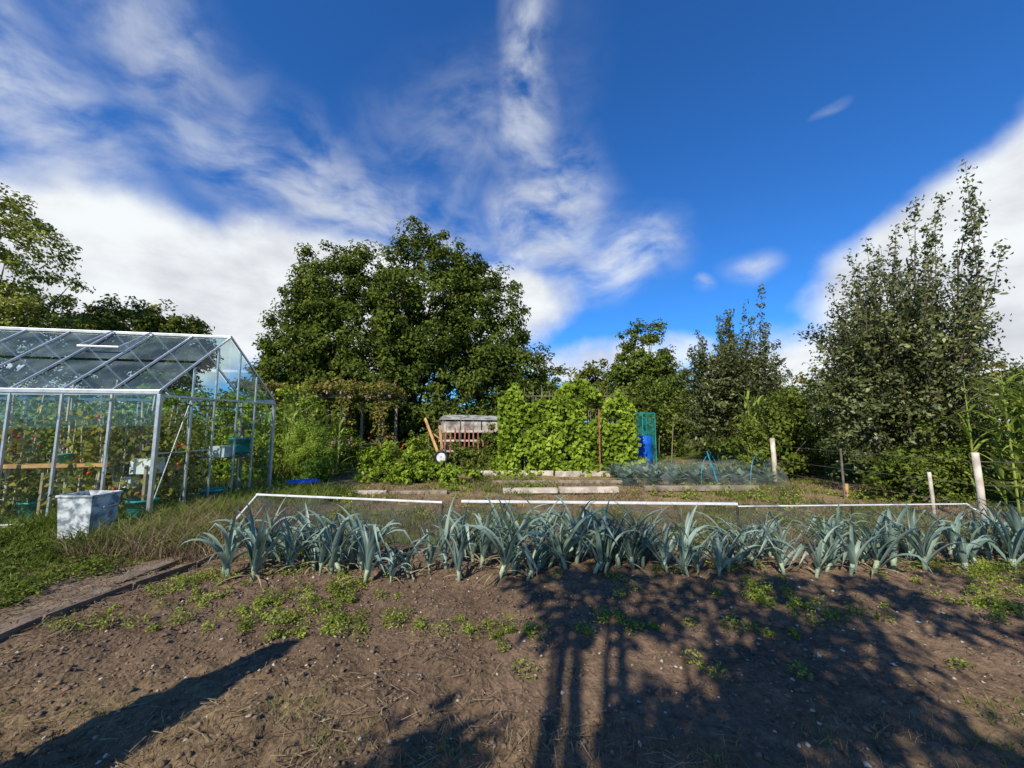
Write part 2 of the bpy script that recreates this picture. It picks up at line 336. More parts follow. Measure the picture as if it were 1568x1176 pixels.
upright_tree('pear_tree',(8.95,8.8),1.95,7.5,88,6,.095,[(8.8,8.8,2.5,1.5,1.3,1.9),(7.8,8.6,1.6,1.1,1,1.4),(9.9,8.6,1.9,1.2,1,1.6)],46,M['pear'],.45,5,gap=.062)
# trees behind the photographer (their shadow falls on the bed)
tree('apple_tree',(-1.4,-4.0),1.6,.13,[(-1.9,-1.8,4.0,1.05,1.1,.8),(-.5,-1.8,4.1,1.0,1.1,.8),(-1.1,-2.7,3.8,1.3,1.1,1.0),(-1.9,-1.25,4.8,.6,.5,.5),(-.9,-1.4,4.8,.6,.5,.5)],84,52,.28,.13,M['pear'],M['bark'],30,2.5)
tree('apple_tree',(2.4,-4.0),1.6,.13,[(1.2,-2.0,4.1,1.1,1.0,.8),(2.7,-1.8,4.2,1.2,1.0,.9),(4.2,-2.2,4.5,1.3,1.2,1),(2,-3.1,4,1.6,1.2,1.1),(3.4,-1.2,4.9,1.1,.7,.5)],104,52,.28,.13,M['pear'],M['bark'],30,2.5)
cf=empty('added_shadow_conifer'); z=rng.random(9000)**1.2; a=rng.random(9000)*6.283; r=.45*(1-z)**.7*np.sqrt(rng.random(9000));  # unseen conifer shape, added and sized to cast the pointed shadow at left
cc=np.stack([-2.75+r*np.cos(a),.38+r*np.sin(a),.15+z*2.0],1); leaves('foliage',cc,sizes(9000,.07),rng.normal(size=(9000,3)),M['tree'],cf)
mb=MB(); mb.tube([(-2.75,.38,-.1),(-2.75,.38,1),(-2.75,.38,2.05)],[.035,.025,.006]); mb.obj('trunk',M['bark'],cf)
# hedges
shrub('hedge',[(-19+i*1.6,13.5+.4*math.sin(i),1.2,1.3,1.2,1.7+.3*math.sin(i*2)) for i in range(8)],380,50,.36,.15,M['bean'])
shrub('bramble_hedge',[(6.6,10.6,.8,.9,.8,.9),(7.6,10.8,1.2,.9,.8,1.3),(8.6,11.4,1.3,1.2,1,1.5),(10.3,11,1.5,1.4,1,1.5),(12,10.6,1.5,1.6,1,1.6),(13.8,10.4,1.5,1.5,1,1.6)],460,55,.28,.11,M['hedge'])
shrub('bramble_hedge',[(7.6,7.6,.4,.7,.5,.6),(8.7,7.9,.6,.9,.5,.9)],130,55,.24,.08,M['hedge'])
shrub('bramble_hedge',[(-11,17.5,1.0,1.6,1,1.4),(-8.2,18,1.2,1.6,1,1.6),(.5,18.5,1.1,2.2,1,1.5),(3.2,18,1.2,1.8,1,1.9),(5.6,17.5,1.2,1.3,1,1.7)],380,50,.34,.16,M['tree'])
shrub('elder_hedge',[(6.2,20,1.6,1.6,1,2.0),(8.6,21,1.8,1.8,1,2.3),(11.2,21,2,1.8,1,2.3),(13.6,20,1.8,1.8,1,2.2),(16,19,1.8,1.8,1,2.2),(7,18.4,1,1.2,1,1.3)],360,46,.42,.19,M['hedge'])
# ------------------------------------------------------------------ straps (leeks, corn)
def strap(p0,az,e0,e1,L,w,seg=9,power=1.5,fold=.25,twist=0,kink=0):
    vs=[];p=np.array(p0,float); ds=L/seg; d=np.array([math.cos(az),math.sin(az)]); side=np.array([-math.sin(az),math.cos(az),0])
    for i in range(seg+1):
        t=i/seg; e=e0+(e1-e0)*t**power
        if kink and t>kink: e=min(e,math.radians(-50))
        wid=w*(1-t**2.2)*(.75+.25*min(1,t*4))+.0015
        up=np.array([-math.sin(e)*d[0],-math.sin(e)*d[1],math.cos(e)])
        s=side*math.cos(twist*t)+up*math.sin(twist*t)
        vs+= [p-s*wid/2+up*wid*fold,p.copy(),p+s*wid/2+up*wid*fold]
        p=p+ds*np.array([math.cos(e)*d[0],math.cos(e)*d[1],math.sin(e)])
    fs=[]
    for i in range(seg):
        b=i*3; fs+= [(b,b+1,b+4,b+3),(b+1,b+2,b+5,b+4)]
    return vs,fs
class SM:
    def __init__(s): s.v=[];s.f=[]
    def add(s,vf):
        b=len(s.v); s.v+=list(vf[0]); s.f+=[tuple(i+b for i in q) for q in vf[1]]
    def obj(s,name,mat,parent=None):
        return np_mesh(name,np.array(s.v),np.array(s.f),mat,parent,smooth=True)
M['shank']=pbr('leek_shank',(.34,.4,.26),.5,var=.15)
def leek(x,y,sc):
    p=empty('leek_plant'); z=gz(x,y); sm=SM(); n=random.randint(8,12); fan=random.uniform(-1.0,1.0); lean=random.uniform(-.12,.12)
    hs=.12*sc; mb=MB(); mb.tube([(x,y,z-.03),(x+lean*.3,y,z+hs*.5),(x+lean*.6,y,z+hs)],[.02*sc,.02*sc,.024*sc],8); mb.obj('shank',M['shank'],p,True)
    flop=random.uniform(-25,25)
    for i in range(n):
        az=fan+(math.pi if i%2 else 0)+random.uniform(-.5,.5); k=i/n
        e0=math.radians(random.uniform(52,74)+20*k); e1=math.radians(random.uniform(-85,10)+45*k+flop)
        L=sc*random.uniform(.42,.72)*(1-.1*abs(k-.5)); 
        sm.add(strap((x+lean*.6,y,z+hs*(.25+.7*k)),az,e0,e1,L,sc*random.uniform(.036,.060),10,random.uniform(1.3,3.5),.26,random.uniform(-.9,.9),random.uniform(.4,.8) if random.random()<.4 else 0))
    sm.obj('leaves',M['leek'],p)
    if random.random()<.75:
        sd=SM()
        for i in range(random.randint(1,4)): sd.add(strap((x,y,z+.04),random.uniform(0,6.28),math.radians(25),math.radians(-35),sc*random.uniform(.2,.4),.02,7,1))
        sd.obj('dry_leaves',M['leekdry'],p)
x=-2.85; 
while x<6.6:
    sc=1.04
    if -1.35<x<-.75: sc=.66
    if x>1.6: sc=.9
    if x>3.8: sc=.98
    leek(x,3.98+random.uniform(-.2,.2)+.04*x*(x>0),sc*random.uniform(.75,1.15))
    if x<-1.5 and random.random()<.85: leek(x+.08,4.34+random.uniform(-.15,.12),random.uniform(.85,1.1))
    if -.7<x<1.5 and random.random()<.85: leek(x+.08,4.31+random.uniform(-.15,.12),random.uniform(.85,1.1))
    if x>1.5 and random.random()<.55: leek(x+.08,4.42+random.uniform(-.12,.12),.88)
    x+=random.uniform(.10,.21)
def corn(name,pts,h,mat=M['corn']):
    p=empty(name); sm=SM(); mb=MB()
    for x,y in pts:
        z=gz(x,y); hh=h*random.uniform(.8,1.1); mb.tube([(x,y,z-.05),(x,y,z+hh*.6),(x,y,z+hh)],[.018,.014,.005],6)
        n=12
        for i in range(n):
            k=.08+.85*i/n; sm.add(strap((x,y,z+hh*k),random.uniform(0,6.28),math.radians(random.uniform(50,72)),math.radians(random.uniform(-70,-10)),random.uniform(.55,.85)*h/2.2,.075,8,1.3,.15))
    sm.obj('leaves',mat,p); mb.obj('stalks',mat,p)
corn('sweetcorn_patch',[(8.4+random.uniform(0,2.2),6.9+random.uniform(-.5,.5)) for i in range(28)],2.3)
corn('sweetcorn_patch',[(-7.2+random.uniform(0,2.0),11.6+random.uniform(-.6,1.4)) for i in range(24)],2.1)
corn('sweetcorn_patch',[(8.3+random.uniform(-1.,1.),12.6+random.uniform(-.5,.5)) for i in range(14)],2.6)
# ------------------------------------------------------------------ grass / weeds / straw
def blades(name,x,y,h,w,mat,lean=.35,parent=None):
    n=len(x); z=ground_h(x,y)-.01; a=rng.random(n)*6.283; b=rng.random(n)*6.283
    sx=np.cos(a)*w/2; sy=np.sin(a)*w/2; lx=np.cos(b)*h*lean*rng.random(n); ly=np.sin(b)*h*lean*rng.random(n)
    v=np.empty((n,5,3)); v[:,0]=np.stack([x-sx,y-sy,z],1); v[:,1]=np.stack([x+sx,y+sy,z],1)
    v[:,2]=np.stack([x-sx*.8+lx*.35,y-sy*.8+ly*.35,z+h*.55],1); v[:,3]=np.stack([x+sx*.8+lx*.35,y+sy*.8+ly*.35,z+h*.55],1)
    v[:,4]=np.stack([x+lx*1.3,y+ly*1.3,z+h*.95],1)
    i=np.arange(n)[:,None]*5; f=np.concatenate([i+np.array([[0,1,3]]),i+np.array([[0,3,2]]),i+np.array([[2,3,4]])],0)
    return np_mesh(name,v.reshape(-1,3),f,mat,parent)
n=60000; x=rng.uniform(-9.5,-3.9,n); y=rng.uniform(2.2,8.6,n); 
k=(x<-4.15+(fbm(x,y,2)-.5)*.8)&(fbm(x,y,2.5)>.40)&~((x<-5.5)&(y>6.1)); x=x[k];y=y[k]
tall=.05+.20*sstep(.45,.7,fbm(x,y,1.1))+.26*sstep(5.2,5.9,y)*rng.random(len(x))
blades('lawn_grass',x,y,tall*rng.uniform(.6,1.3,len(x)),.010+.006*rng.random(len(x)),M['grass'],.9)
cx,cy=rng.uniform(-7,-4.1,160),rng.uniform(3,6,160)
n=8000; x=rng.uniform(-5.4,-3.4,n); y=rng.uniform(4.6,8.5,n); k=fbm(x,y,1.8)>.42; x=x[k];y=y[k]; blades('rough_grass',x,y,.10+.26*rng.random(len(x)),.012*np.ones(len(x)),M['grass'],1.2)
n=3600; x=rng.uniform(-5.0,-3.3,n); y=rng.uniform(4.4,6.5,n); blades('dry_grass',x,y,.1+.3*rng.random(n),.008*np.ones(n),M['straw'],1.3)
n=80000; x=rng.uniform(-5,9,n); y=rng.uniform(5.0,17,n); k=fbm(x,y,.8)+.35*(fbm(x+40,y,3.5)-.5)>.56; x=x[k];y=y[k]
blades('rough_grass',x,y,.04+.12*rng.random(len(x)),.013*np.ones(len(x)),M['grass'],1.0)
n=36000; x=rng.uniform(-5,9,n); y=rng.uniform(4.9,16,n); k=fbm(x+5,y,1.1)>.44; x=x[k];y=y[k]
blades('dry_grass',x,y,.04+.12*rng.random(len(x)),.012*np.ones(len(x)),M['straw'],1.6)
n=30000; x=rng.uniform(-26,-5.5,n); y=rng.uniform(8.6,24,n); blades('rough_grass',x,y,.1+.25*rng.random(n),.025*np.ones(n),M['grass'],.8)
def weedpatch(name,cx,cy,per,rad,size,h,mat):
    R=rad*rng.uniform(.5,1.5,len(cx)); hh=np.repeat(h*R/rad,per)
    cx=np.repeat(cx,per); cy=np.repeat(cy,per); n=len(cx); a=rng.random(n)*6.283; q=np.sqrt(rng.random(n)); r=np.repeat(R,per)*q
    x=cx+r*np.cos(a); y=cy+r*np.sin(a); z=ground_h(x,y)+.006+hh*rng.random(n)*(1-q*.6)
    nr=rng.normal(size=(n,3))*.6; nr[:,2]+=1; nr[:,0]+=np.cos(a)*.3; nr[:,1]+=np.sin(a)*.3
    leaves(name,np.stack([x,y,z],1),sizes(n,size),nr,mat,droop=0,asp=.5)
weedpatch('verge_weeds',cx,cy,40,.10,.045,.16,M['hedge'])
def scat(n,x0,x1,y0,y1,thr=.0,s=1.3,off=0):
    x=rng.uniform(x0,x1,n); y=rng.uniform(y0,y1,n); k=fbm(x+off,y+off,s,3)>thr; return x[k],y[k]
cx1,cy1=scat(230,-2.6,2.2,2.85,3.55,.54,1.8); cx2,cy2=scat(480,1.8,6.5,3.0,4.2,.52,1.8,9); cx3,cy3=scat(130,-3.2,-1.2,2.8,4.0,.5,1.9,4); cx4,cy4=scat(60,-3.2,6,2.3,4.3,.3)
weedpatch('weeds',np.concatenate([cx1,cx2,cx3,cx4]),np.concatenate([cy1,cy2,cy3,cy4]),60,.065,.022,.10,M['weed'])
cx,cy=scat(700,-3.0,7,4.5,6.6,.5,1.,3); weedpatch('weeds',cx,cy,34,.09,.04,.12,M['weed'])
cx,cy=scat(800,-4.6,7.5,6.6,15,.52,.9,6); weedpatch('weeds',cx,cy,32,.14,.06,.16,M['weed'])
def litter(name,x,y,L,w,mat):
    n=len(x); z=ground_h(x,y)+.014+.012*rng.random(n); a=rng.random(n)*6.283; dx=np.cos(a)*L/2; dy=np.sin(a)*L/2; px=-np.sin(a)*w/2; py=np.cos(a)*w/2; dz=(rng.random(n)-.3)*L*.3
    v=np.empty((n,4,3)); v[:,0]=np.stack([x-dx-px,y-dy-py,z],1); v[:,1]=np.stack([x-dx+px,y-dy+py,z+.002],1); v[:,2]=np.stack([x+dx+px,y+dy+py,z+dz],1); v[:,3]=np.stack([x+dx-px,y+dy-py,z+dz],1)
    np_mesh(name,v.reshape(-1,3),np.arange(n*4).reshape(-1,4),mat)
n=7000; x=rng.uniform(-3.4,4,n); y=1.4+2.0*rng.random(n)**2; k=fbm(x+3,y,1.1)+.16*(x<-.4)-.14*(y>2.2)-.05*(x>.5)>.53; x=x[k];y=y[k]
litter('dry_straw',x,y,.03+.08*rng.random(len(x)),.0035*np.ones(len(x)),M['straw'])
n=1000; x=rng.uniform(-3.4,6,n); y=rng.uniform(1.5,5,n); litter('dry_stalks',x,y,.015+.05*rng.random(n),.004*np.ones(n),M['straw'])
n=2600; x=rng.uniform(-4.4,-3.0,n); y=rng.uniform(1.8,6,n); litter('dry_straw',x,y,.03+.09*rng.random(n),.006*np.ones(n),M['straw'])
x,y=scat(5000,-2.8,3.2,1.55,2.1,.54,1.3,2); blades('sparse_grass',x,y,.02+.045*rng.random(len(x)),.003*np.ones(len(x)),M['straw'],1.2)
x,y=scat(5000,-2.8,3.2,1.55,2.2,.58,1.5,5); blades('sparse_grass',x,y,.02+.05*rng.random(len(x)),.004*np.ones(len(x)),M['grass'],1.2)
def stones(name,x,y,r,mat):
    base=np.array([(0,0,1),(1,0,0),(0,1,0),(-1,0,0),(0,-1,0),(0,0,-1)],float); fc=np.array([(0,1,2),(0,2,3),(0,3,4),(0,4,1),(5,2,1),(5,3,2),(5,4,3),(5,1,4)])
    n=len(x); v=base[None]*rng.uniform(.6,1.2,(n,6,1)); v=v+rng.normal(size=v.shape)*.18; v=v*r[:,None,None]*np.array([1,1,.6])
    a=rng.random(n)*6.28; ca,sa=np.cos(a)[:,None],np.sin(a)[:,None]; vx=v[:,:,0]*ca-v[:,:,1]*sa; vy=v[:,:,0]*sa+v[:,:,1]*ca
    z=ground_h(x,y); out=np.stack([vx+x[:,None],vy+y[:,None],v[:,:,2]+z[:,None]+r[:,None]*.2],2)
    f=(np.arange(n)[:,None,None]*6+fc[None]).reshape(-1,3); np_mesh(name,out.reshape(-1,3),f,mat)
n=2200; stones('soil_stones',rng.uniform(-3.3,6,n),rng.uniform(1.4,4.8,n),.004+.015*rng.random(n)**3,M['stone'])
M['clod']=pbr('soil_clods',(.175,.12,.08),.95,var=.3,scale=20)
n=16000; stones('soil_clods',rng.uniform(-3.3,6,n),rng.uniform(1.4,4.9,n),.004+.019*rng.random(n)**2.5,M['clod'])
# ------------------------------------------------------------------ board edging & bed boards
mb=MB()
for i in range(7):
    y0=1.2+i*.62; mb.beam((edgeX(y0)-.02,y0,gz(edgeX(y0),y0)+.02),(edgeX(y0+.6)-.02,y0+.6,gz(edgeX(y0+.6),y0+.6)+.02),.025,.08)
mb.obj('bed_edging_board',M['earthy'],bevel=.004)
mb=MB()
for x0,y0,l in ((-3.75,2.4,1.3),(-3.8,3.8,1.2),(-3.75,5.1,1.1)):
    mb.beam((x0,y0,gz(x0,y0)+.0),(x0+.06,y0+l,gz(x0,y0+l)+.0),.17,.03)
mb.obj('path_plank',M['earthy'],bevel=.004)
def board(x0,x1,y,w=.16,h=.14,m='woodlight'):
    b=MB(); b.beam((x0,y,h/2),(x1,y+.05,h/2),w,h); b.obj('raised_bed_board',M[m],bevel=.01)
board(-.2,1.0,8.66,.2,.1); board(1.05,2.35,8.7,.18,.12); board(-1.05,1.2,11.4,.12,.16); board(1.25,3.2,11.3,.12,.16); board(-4.2,-2.7,8.45,.18,.08); board(-2.6,-1.4,8.5,.18,.08,'wood'); board(3.0,5.6,8.9,.1,.12,'wood')
board(-.5,3.3,10.0,.1,.08,'wood')
# ------------------------------------------------------------------ netted frame
nf=empty('netting_frame'); mb=MB()
A=(-3.6,5.55);Bp=(-.9,5.1);Cc=(2.85,5.0);D=(5.75,5.0)
zr=.5
mb.beam((*A,zr+.02),(*Bp,zr),.025,.025); mb.beam((Bp[0]+.25,Bp[1]-.03,zr+.02),(*Cc,zr),.04,.03); mb.beam((*Cc,zr-.03),(*D,zr),.016,.016)
mb.obj('top_rail',M['white'],nf,bevel=.004); mb=MB()
mb.tube([(*A,zr),(A[0]-.12,A[1]-.25,.2),(A[0]-.18,A[1]-.4,-.05)],[.012]*3); mb.tube([(*A,zr),(A[0]-.05,A[1]+.5,.25),(A[0]-.05,A[1]+.9,-.05)],[.012]*3)
mb.tube([(*D,zr),(D[0]+.1,D[1]-.3,.25),(D[0]+.15,D[1]-.45,-.05)],[.012]*3)
mb.obj('end_hoop',M['white'],nf); mb=MB()
for q in (Bp,Cc,(.9,5.05),(4.3,5.0)): mb.tube([(q[0],q[1],-.1),(q[0],q[1],zr-.03)],[.014]*2)
mb.obj('post',M['dark'],nf)
u=np.linspace(0,1,150); w=np.linspace(0,1,26); U,W=np.meshgrid(u,w)
px=np.interp(U,[0,.29,.69,1],[A[0],Bp[0],Cc[0],D[0]]); py=np.interp(U,[0,.29,.69,1],[A[1],Bp[1],Cc[1],D[1]])
off=np.where(W<.4,(W-.4)*.9,(W-.4)*1.7); zz=np.where(W<.4,W/.4*zr,zr*(1-((W-.4)/.6)**1.2*.96))
sag=.07*np.sin(U*math.pi*11)**2*(W>.1)
fold=(fbm(U*30,W*4,1.2,3)-.5)*.26
vv=np.stack([px,py+off+fold*(np.abs(W-.4)>.03),zz-sag*(W!=0)+.01],-1); I=np.arange(U.size).reshape(U.shape); ff=np.stack([I[:-1,:-1],I[:-1,1:],I[1:,1:],I[1:,:-1]],-1).reshape(-1,4)
np_mesh('netting',vv.reshape(-1,3),ff,M['net'],nf,True)
# ------------------------------------------------------------------ greenhouse
gh=empty('greenhouse'); N0=np.array([-5.5,6.0]); G=np.array([.31,2.4]); AX=np.array([-1,-.2])
def GP(a,b,z): q=N0+G*a+AX*b; return (float(q[0]),float(q[1]),float(z))
EV=2.0; RG=3.15; LB=6.2; mb=MB(); t=.035
def roofz(a): return EV+(RG-EV)*(1-abs(a-.5)*2)
for a in (0,1):
    mb.beam(GP(a,0,EV),GP(a,LB,EV),.06,.06); mb.beam(GP(a,0,.06),GP(a,LB,.06),.05,.05); 
    for i in range(11): b=i*.62; mb.beam(GP(a,b,.08),GP(a,b,EV-.035),t if i else .055,t if i else .055)
mb.beam(GP(.5,0,RG),GP(.5,LB,RG),.06,.05)
for i in range(11):
    b=i*.62+.003
    for a in (0,1): mb.beam(GP(a,b,EV+.03),GP(.5,b,RG),t*.9,t*.9)
for b in (0,LB):
    mb.beam(GP(0.01,b,EV-.05),GP(.99,b,EV-.05),t,t); mb.beam(GP(.01,b,.06),GP(.99,b,.06),t,t)
    for a in (.22,.4,.6,.78): mb.beam(GP(a,b,.08),GP(a,b,roofz(a)-.03),.03,.03)
    mb.beam(GP(0.01,b,1.05),GP(.4,b,1.05),.02,.02); mb.beam(GP(0.0,b+.02,.1),GP(.22,b+.02,EV-.1),.015,.015)
mb.beam(GP(.0,0,EV-.005),GP(0,LB,EV-.06),.02,.09)
for b in (1.25,3.75):
    mb.beam(GP(.28,b,roofz(.28)+.16),GP(.28,b+.58,roofz(.28)+.16),.03,.03); mb.beam(GP(.48,b,RG+.02),GP(.28,b,roofz(.28)+.16),.025,.025); mb.beam(GP(.48,b+.58,RG+.02),GP(.28,b+.58,roofz(.28)+.16),.025,.025)
mb.obj('frame',M['alu'],gh,bevel=.004)
mb=MB()
for i in range(10):
    b0=i*.62+.03;b1=b0+.56
    mb.quad(GP(0,b0,.1),GP(0,b1,.1),GP(0,b1,EV-.05),GP(0,b0,EV-.05)); mb.quad(GP(1,b0,.1),GP(1,b1,.1),GP(1,b1,EV-.05),GP(1,b0,EV-.05))
for a0,a1 in ((.01,.22),(.22,.4),(.4,.5),(.5,.6),(.6,.78),(.78,.99)):
    for b in (.0,LB): mb.quad(GP(a0+.01,b,.1),GP(a1-.01,b,.1),GP(a1-.01,b,roofz(a1)-.03),GP(a0+.01,b,roofz(a0)-.03))
mb.obj('wall_glass',M['glass'],gh); mb=MB()
for i in range(10):
    b0=i*.62+.03;b1=b0+.56
    for s in (0,1):
        for k in range(2):
            a0=.5*k/2+.01;a1=.5*(k+1)/2-.005; a0,a1=(a0,a1) if s==0 else (1-a0,1-a1); mb.quad(GP(a0,b0,roofz(a0)),GP(a0,b1,roofz(a0)),GP(a1,b1,roofz(a1)-.012),GP(a1,b0,roofz(a1)-.012))
mb.obj('roof_glass',M['glassroof'],gh)
mb=MB(); mb.beam(GP(.10,.75,.88),GP(.10,LB-.2,.88),.2,.05); mb.obj('staging_shelf',M['woodorange'],gh)
mb=MB(); mb.beam(GP(.85,.15,.85),GP(.85,LB-.2,.85),.4,.03); mb.beam(GP(.85,.15,1.45),GP(.85,3,1.45),.25,.02)
for b in (.3,1.6,2.9,4.2): mb.beam(GP(.1,b,0),GP(.1,b,.86),.04,.04); mb.beam(GP(.85,b,0),GP(.85,b,1.44),.04,.04)
mb.obj('staging',M['wood'],gh)
pots=MB(); tl=MB(); wh=MB()
prof=[(.05,0),(.075,.12),(.085,.12),(.085,.145),(.07,.145),(.065,.1)]
for i in range(26):
    q=GP(.85+random.uniform(-.06,.06),random.uniform(.2,5.5),random.choice([.87,.87,1.465 if i%2 else .87])); m=random.choice([pots,pots,wh,tl]); m.lathe(q,prof,14)
for i in range(3):
    q=GP(.1+random.uniform(-.02,.02),random.uniform(.9,5.5),.91); random.choice([pots,wh,tl]).lathe(q,prof,14)
for a,b,z0,s in ((.16,.42,.72,.34),(.2,.75,.5,.24),(.7,.4,.87,.3)):
    q=GP(a,b,z0); wh.beam((q[0]-s/2,q[1],z0+s*.35),(q[0]+s/2,q[1],z0+s*.35),s*.7,s*.7)
tubprof=[(.14,0),(.19,.3),(.2,.3),(.2,.33),(.18,.33),(.17,.05)]
for b,a,z0 in ((.35,.12,.0),(.1,.5,.0),(.9,.3,0),(1.9,.2,0),(.25,.8,.9)): tl.lathe(GP(a,b,z0),tubprof,18)
pots.obj('terracotta_pots',M['terra'],gh,True); tl.obj('teal_tubs',M['teal'],gh,True); wh.obj('white_containers',M['white'],gh)
cc=[];st=MB();fr=MB()
for i in range(60):
    a=random.choice([.14,.2,.28,.35,.62,.7])+random.uniform(-.05,.05); b=random.uniform(.15,5.6); h=random.uniform(1.3,2.0); q=GP(a,b,0)
    st.tube([(q[0],q[1],0),(q[0]+random.uniform(-.1,.1),q[1],h*.5),(q[0]+random.uniform(-.1,.1),q[1],h)],[.012,.01,.006],5)
    if i%2: st.beam((q[0]+.03,q[1],0),(q[0]+random.uniform(-.25,.25),q[1],h+.2),.022,.022)
    m=150; zz=rng.uniform(.1,h,m); cc.append(np.stack([q[0]+rng.normal(size=m)*.17,q[1]+rng.normal(size=m)*.17,zz],1))
    for k in range(4): fr.ball((q[0]+random.uniform(-.15,.15),q[1]+random.uniform(-.15,.15),random.uniform(.4,h*.9)),.03,5)
cc=np.concatenate(cc); leaves('tomato_foliage',cc,sizes(len(cc),.11),rng.normal(size=cc.shape)+np.array([-.2,-.5,.4]),M['tomato'],gh); st.obj('canes',M['woodlight'],gh); fr.obj('tomatoes',M['red'],gh,True)
c,nr,sz=clump_leaves(np.array([GP(.75,.3,2.0),GP(.6,.6,2.05),GP(.85,.5,1.7),GP(.55,.2,1.95),GP(.3,.5,1.9)]),np.tile([0,0,1.],(5,1)),90,.22,.08); leaves('shelf_plants',c,sz,nr,M['bright'],gh)
mb=MB(); mb.beam(GP(.3,.35,1.85),GP(.95,.35,1.85),.25,.02); mb.obj('high_shelf',M['wood'],gh)
# galvanised bin
gb=empty('galvanised_bin'); mb=MB(); cxb,cyb=-5.72,5.35; zb=gz(cxb,cyb)-.02; hb=.56
def ring(w,d,z): return [(cxb-w/2,cyb-d/2,z),(cxb+w/2,cyb-d/2,z),(cxb+w/2,cyb+d/2,z),(cxb-w/2,cyb+d/2,z)]
rs=[ring(.40,.32,zb),ring(.46,.38,zb+hb),ring(.49,.41,zb+hb),ring(.49,.41,zb+hb+.03),ring(.44,.36,zb+hb+.03),ring(.4,.3,zb+.1)]
for r in rs: mb.v+=r
for i in range(len(rs)-1):
    for k in range(4): mb.f.append((i*4+k,i*4+(k+1)%4,i*4+4+(k+1)%4,i*4+4+k))
mb.f.append((20,21,22,23)); mb.f.append((3,2,1,0)); mb.obj('body',M['zinc'],gb,bevel=.012)
mb=MB()
for sx in (-1,1): mb.tube([(cxb+sx*.22,cyb-.1,zb+.45),(cxb+sx*.28,cyb-.08,zb+.42),(cxb+sx*.28,cyb+.08,zb+.42),(cxb+sx*.22,cyb+.1,zb+.45)],[.01]*4)
mb.obj('handles',M['alu'],gb)
mb=MB(); mb.lathe((-4.95,9.3,gz(-4.95,9.3)),[(.25,0),(.34,.16),(.36,.16),(.36,.19),(.32,.19),(.25,.04)],24); mb.obj('blue_trug',M['blue'],smooth=True)
# ------------------------------------------------------------------ climbing beans
bp=empty('runner_bean_row'); mb=MB()
for i in range(14):
    x=-.2+i*.285
    for s in (-1,1): mb.tube([(x,12.0+s*.5,-.1),(x+random.uniform(-.06,.06),12.0-s*.08,2.45+random.uniform(0,.3))],[.011,.008],5)
mb.tube([(-.3,12,2.38),(3.65,12,2.38)],[.012,.012],5); mb.obj('canes',M['wood'],bp)
n=27000; x=rng.uniform(-.4,3.75,n); z=rng.random(n)**.95*2.85; w=.5*(1-z/3.2)+.28*(fbm(x,z,1.6,3)-.5); y=12+rng.choice([-1,1],n,p=[.75,.25])*w+rng.normal(size=n)*.10
x=x+ (z<.5)*rng.normal(size=n)*.14; endt=sstep(-.4,.15,x)*sstep(3.75,3.2,x); top=(1.95+1.2*fbm(x,x*0,1.8,4))*(.78+.22*endt); k=(z<top)&(fbm(x,z+3,2.6,3)>.31+.035*z); x,y,z=x[k],y[k],z[k]
nr=rng.normal(size=(len(x),3))*.65; nr[:,1]-=.8*np.sign(12-y+.0001); nr[:,2]+=.5
leaves('foliage',np.stack([x,y,z+.03],1),sizes(len(x),.14),nr,M['bean'],bp,asp=.8,droop=1)
mb=MB(); mb.tube([(2.55,11.3,-.1),(2.55,11.3,1.95)],[.025,.022],8); mb.obj('garden_post',M['rust'])
shrub('potato_plants',[(-3.6+i*.42,10.2+.3*math.sin(i*2.1),.2,.34,.4,.28) for i in range(7)],170,34,.13,.1,M['bean'],.02,stems=False)
shrub('beetroot_row',[(-2.6+i*.4,13.4,.3,.3,.4,.35) for i in range(8)],120,34,.13,.1,M['hedge'],.02,stems=False)
shrub('currant_bush',[(-3.6,15.6,.55,.7,.5,.75),(-.8,16.0,.6,.7,.5,.85),(-2.0,16.2,.4,.5,.4,.5)],120,44,.2,.11,M['hedge'],.03)
shrub('asparagus_bush',[(-5.6,10.6,.85,.55,.5,.8),(-5.1,10.2,.55,.45,.45,.55)],260,90,.18,.07,M['bright'],.05,asp=.25)
shrub('flower_border',[(-6.6,9.8,.5,.5,.5,.6),(-7.4,10.4,.7,.7,.5,.8),(-4.4,13,.45,.7,.6,.5),(-6.2,13.8,.6,.8,.6,.8),(-3.6,14.6,.45,.7,.5,.5)],260,45,.2,.1,M['bean'],.03)
mb=MB()
for i in range(12): mb.ball((random.uniform(-5.6,-3.6),random.uniform(12.6,14),random.uniform(.6,1.1)),.035,4)
mb.obj('dahlia_flowers',M['red'])
# vine arbour
ar=empty('vine_arbour'); mb=MB()
for x in (-9.6,-8.1,-6.6,-5.1):
    for y in (15.2,17): mb.beam((x,y,-.1),(x,y,2.55),.1,.1)
for y in (15.2,17): mb.beam((-9.9,y,2.6),(-4.8,y,2.6),.08,.12)
for i in range(10): mb.beam((-9.8+i*.53,14.8,2.72),(-9.8+i*.53,17.4,2.72),.05,.1)
mb.obj('timber_frame',M['wood'],ar)
mb=MB(); mb.beam((-9.2,16.6,.45),(-6.9,16.6,.45),.45,.05); mb.beam((-9.2,16.85,.75),(-6.9,16.85,.75),.04,.4); 
for x in (-9.1,-8,-7): mb.beam((x,16.6,0),(x,16.6,.42),.06,.4)
mb.obj('bench',M['wood'],ar)
cc=np.stack([rng.uniform(-10.1,-4.7,230),rng.uniform(14.7,17.4,230),2.85+rng.normal(size=230)*.14],1)
c2=np.stack([rng.choice([-9.6,-6.6,-5.1],50)+rng.normal(size=50)*.15,15.1+rng.normal(size=50)*.1,rng.uniform(.8,2.6,50)],1); cc=np.concatenate([cc,c2])
c,nr,sz=clump_leaves(cc,np.tile([0,-.4,1.],(len(cc),1)),42,.28,.13); leaves('vine_foliage',c,sz,nr,M['vine'],ar)
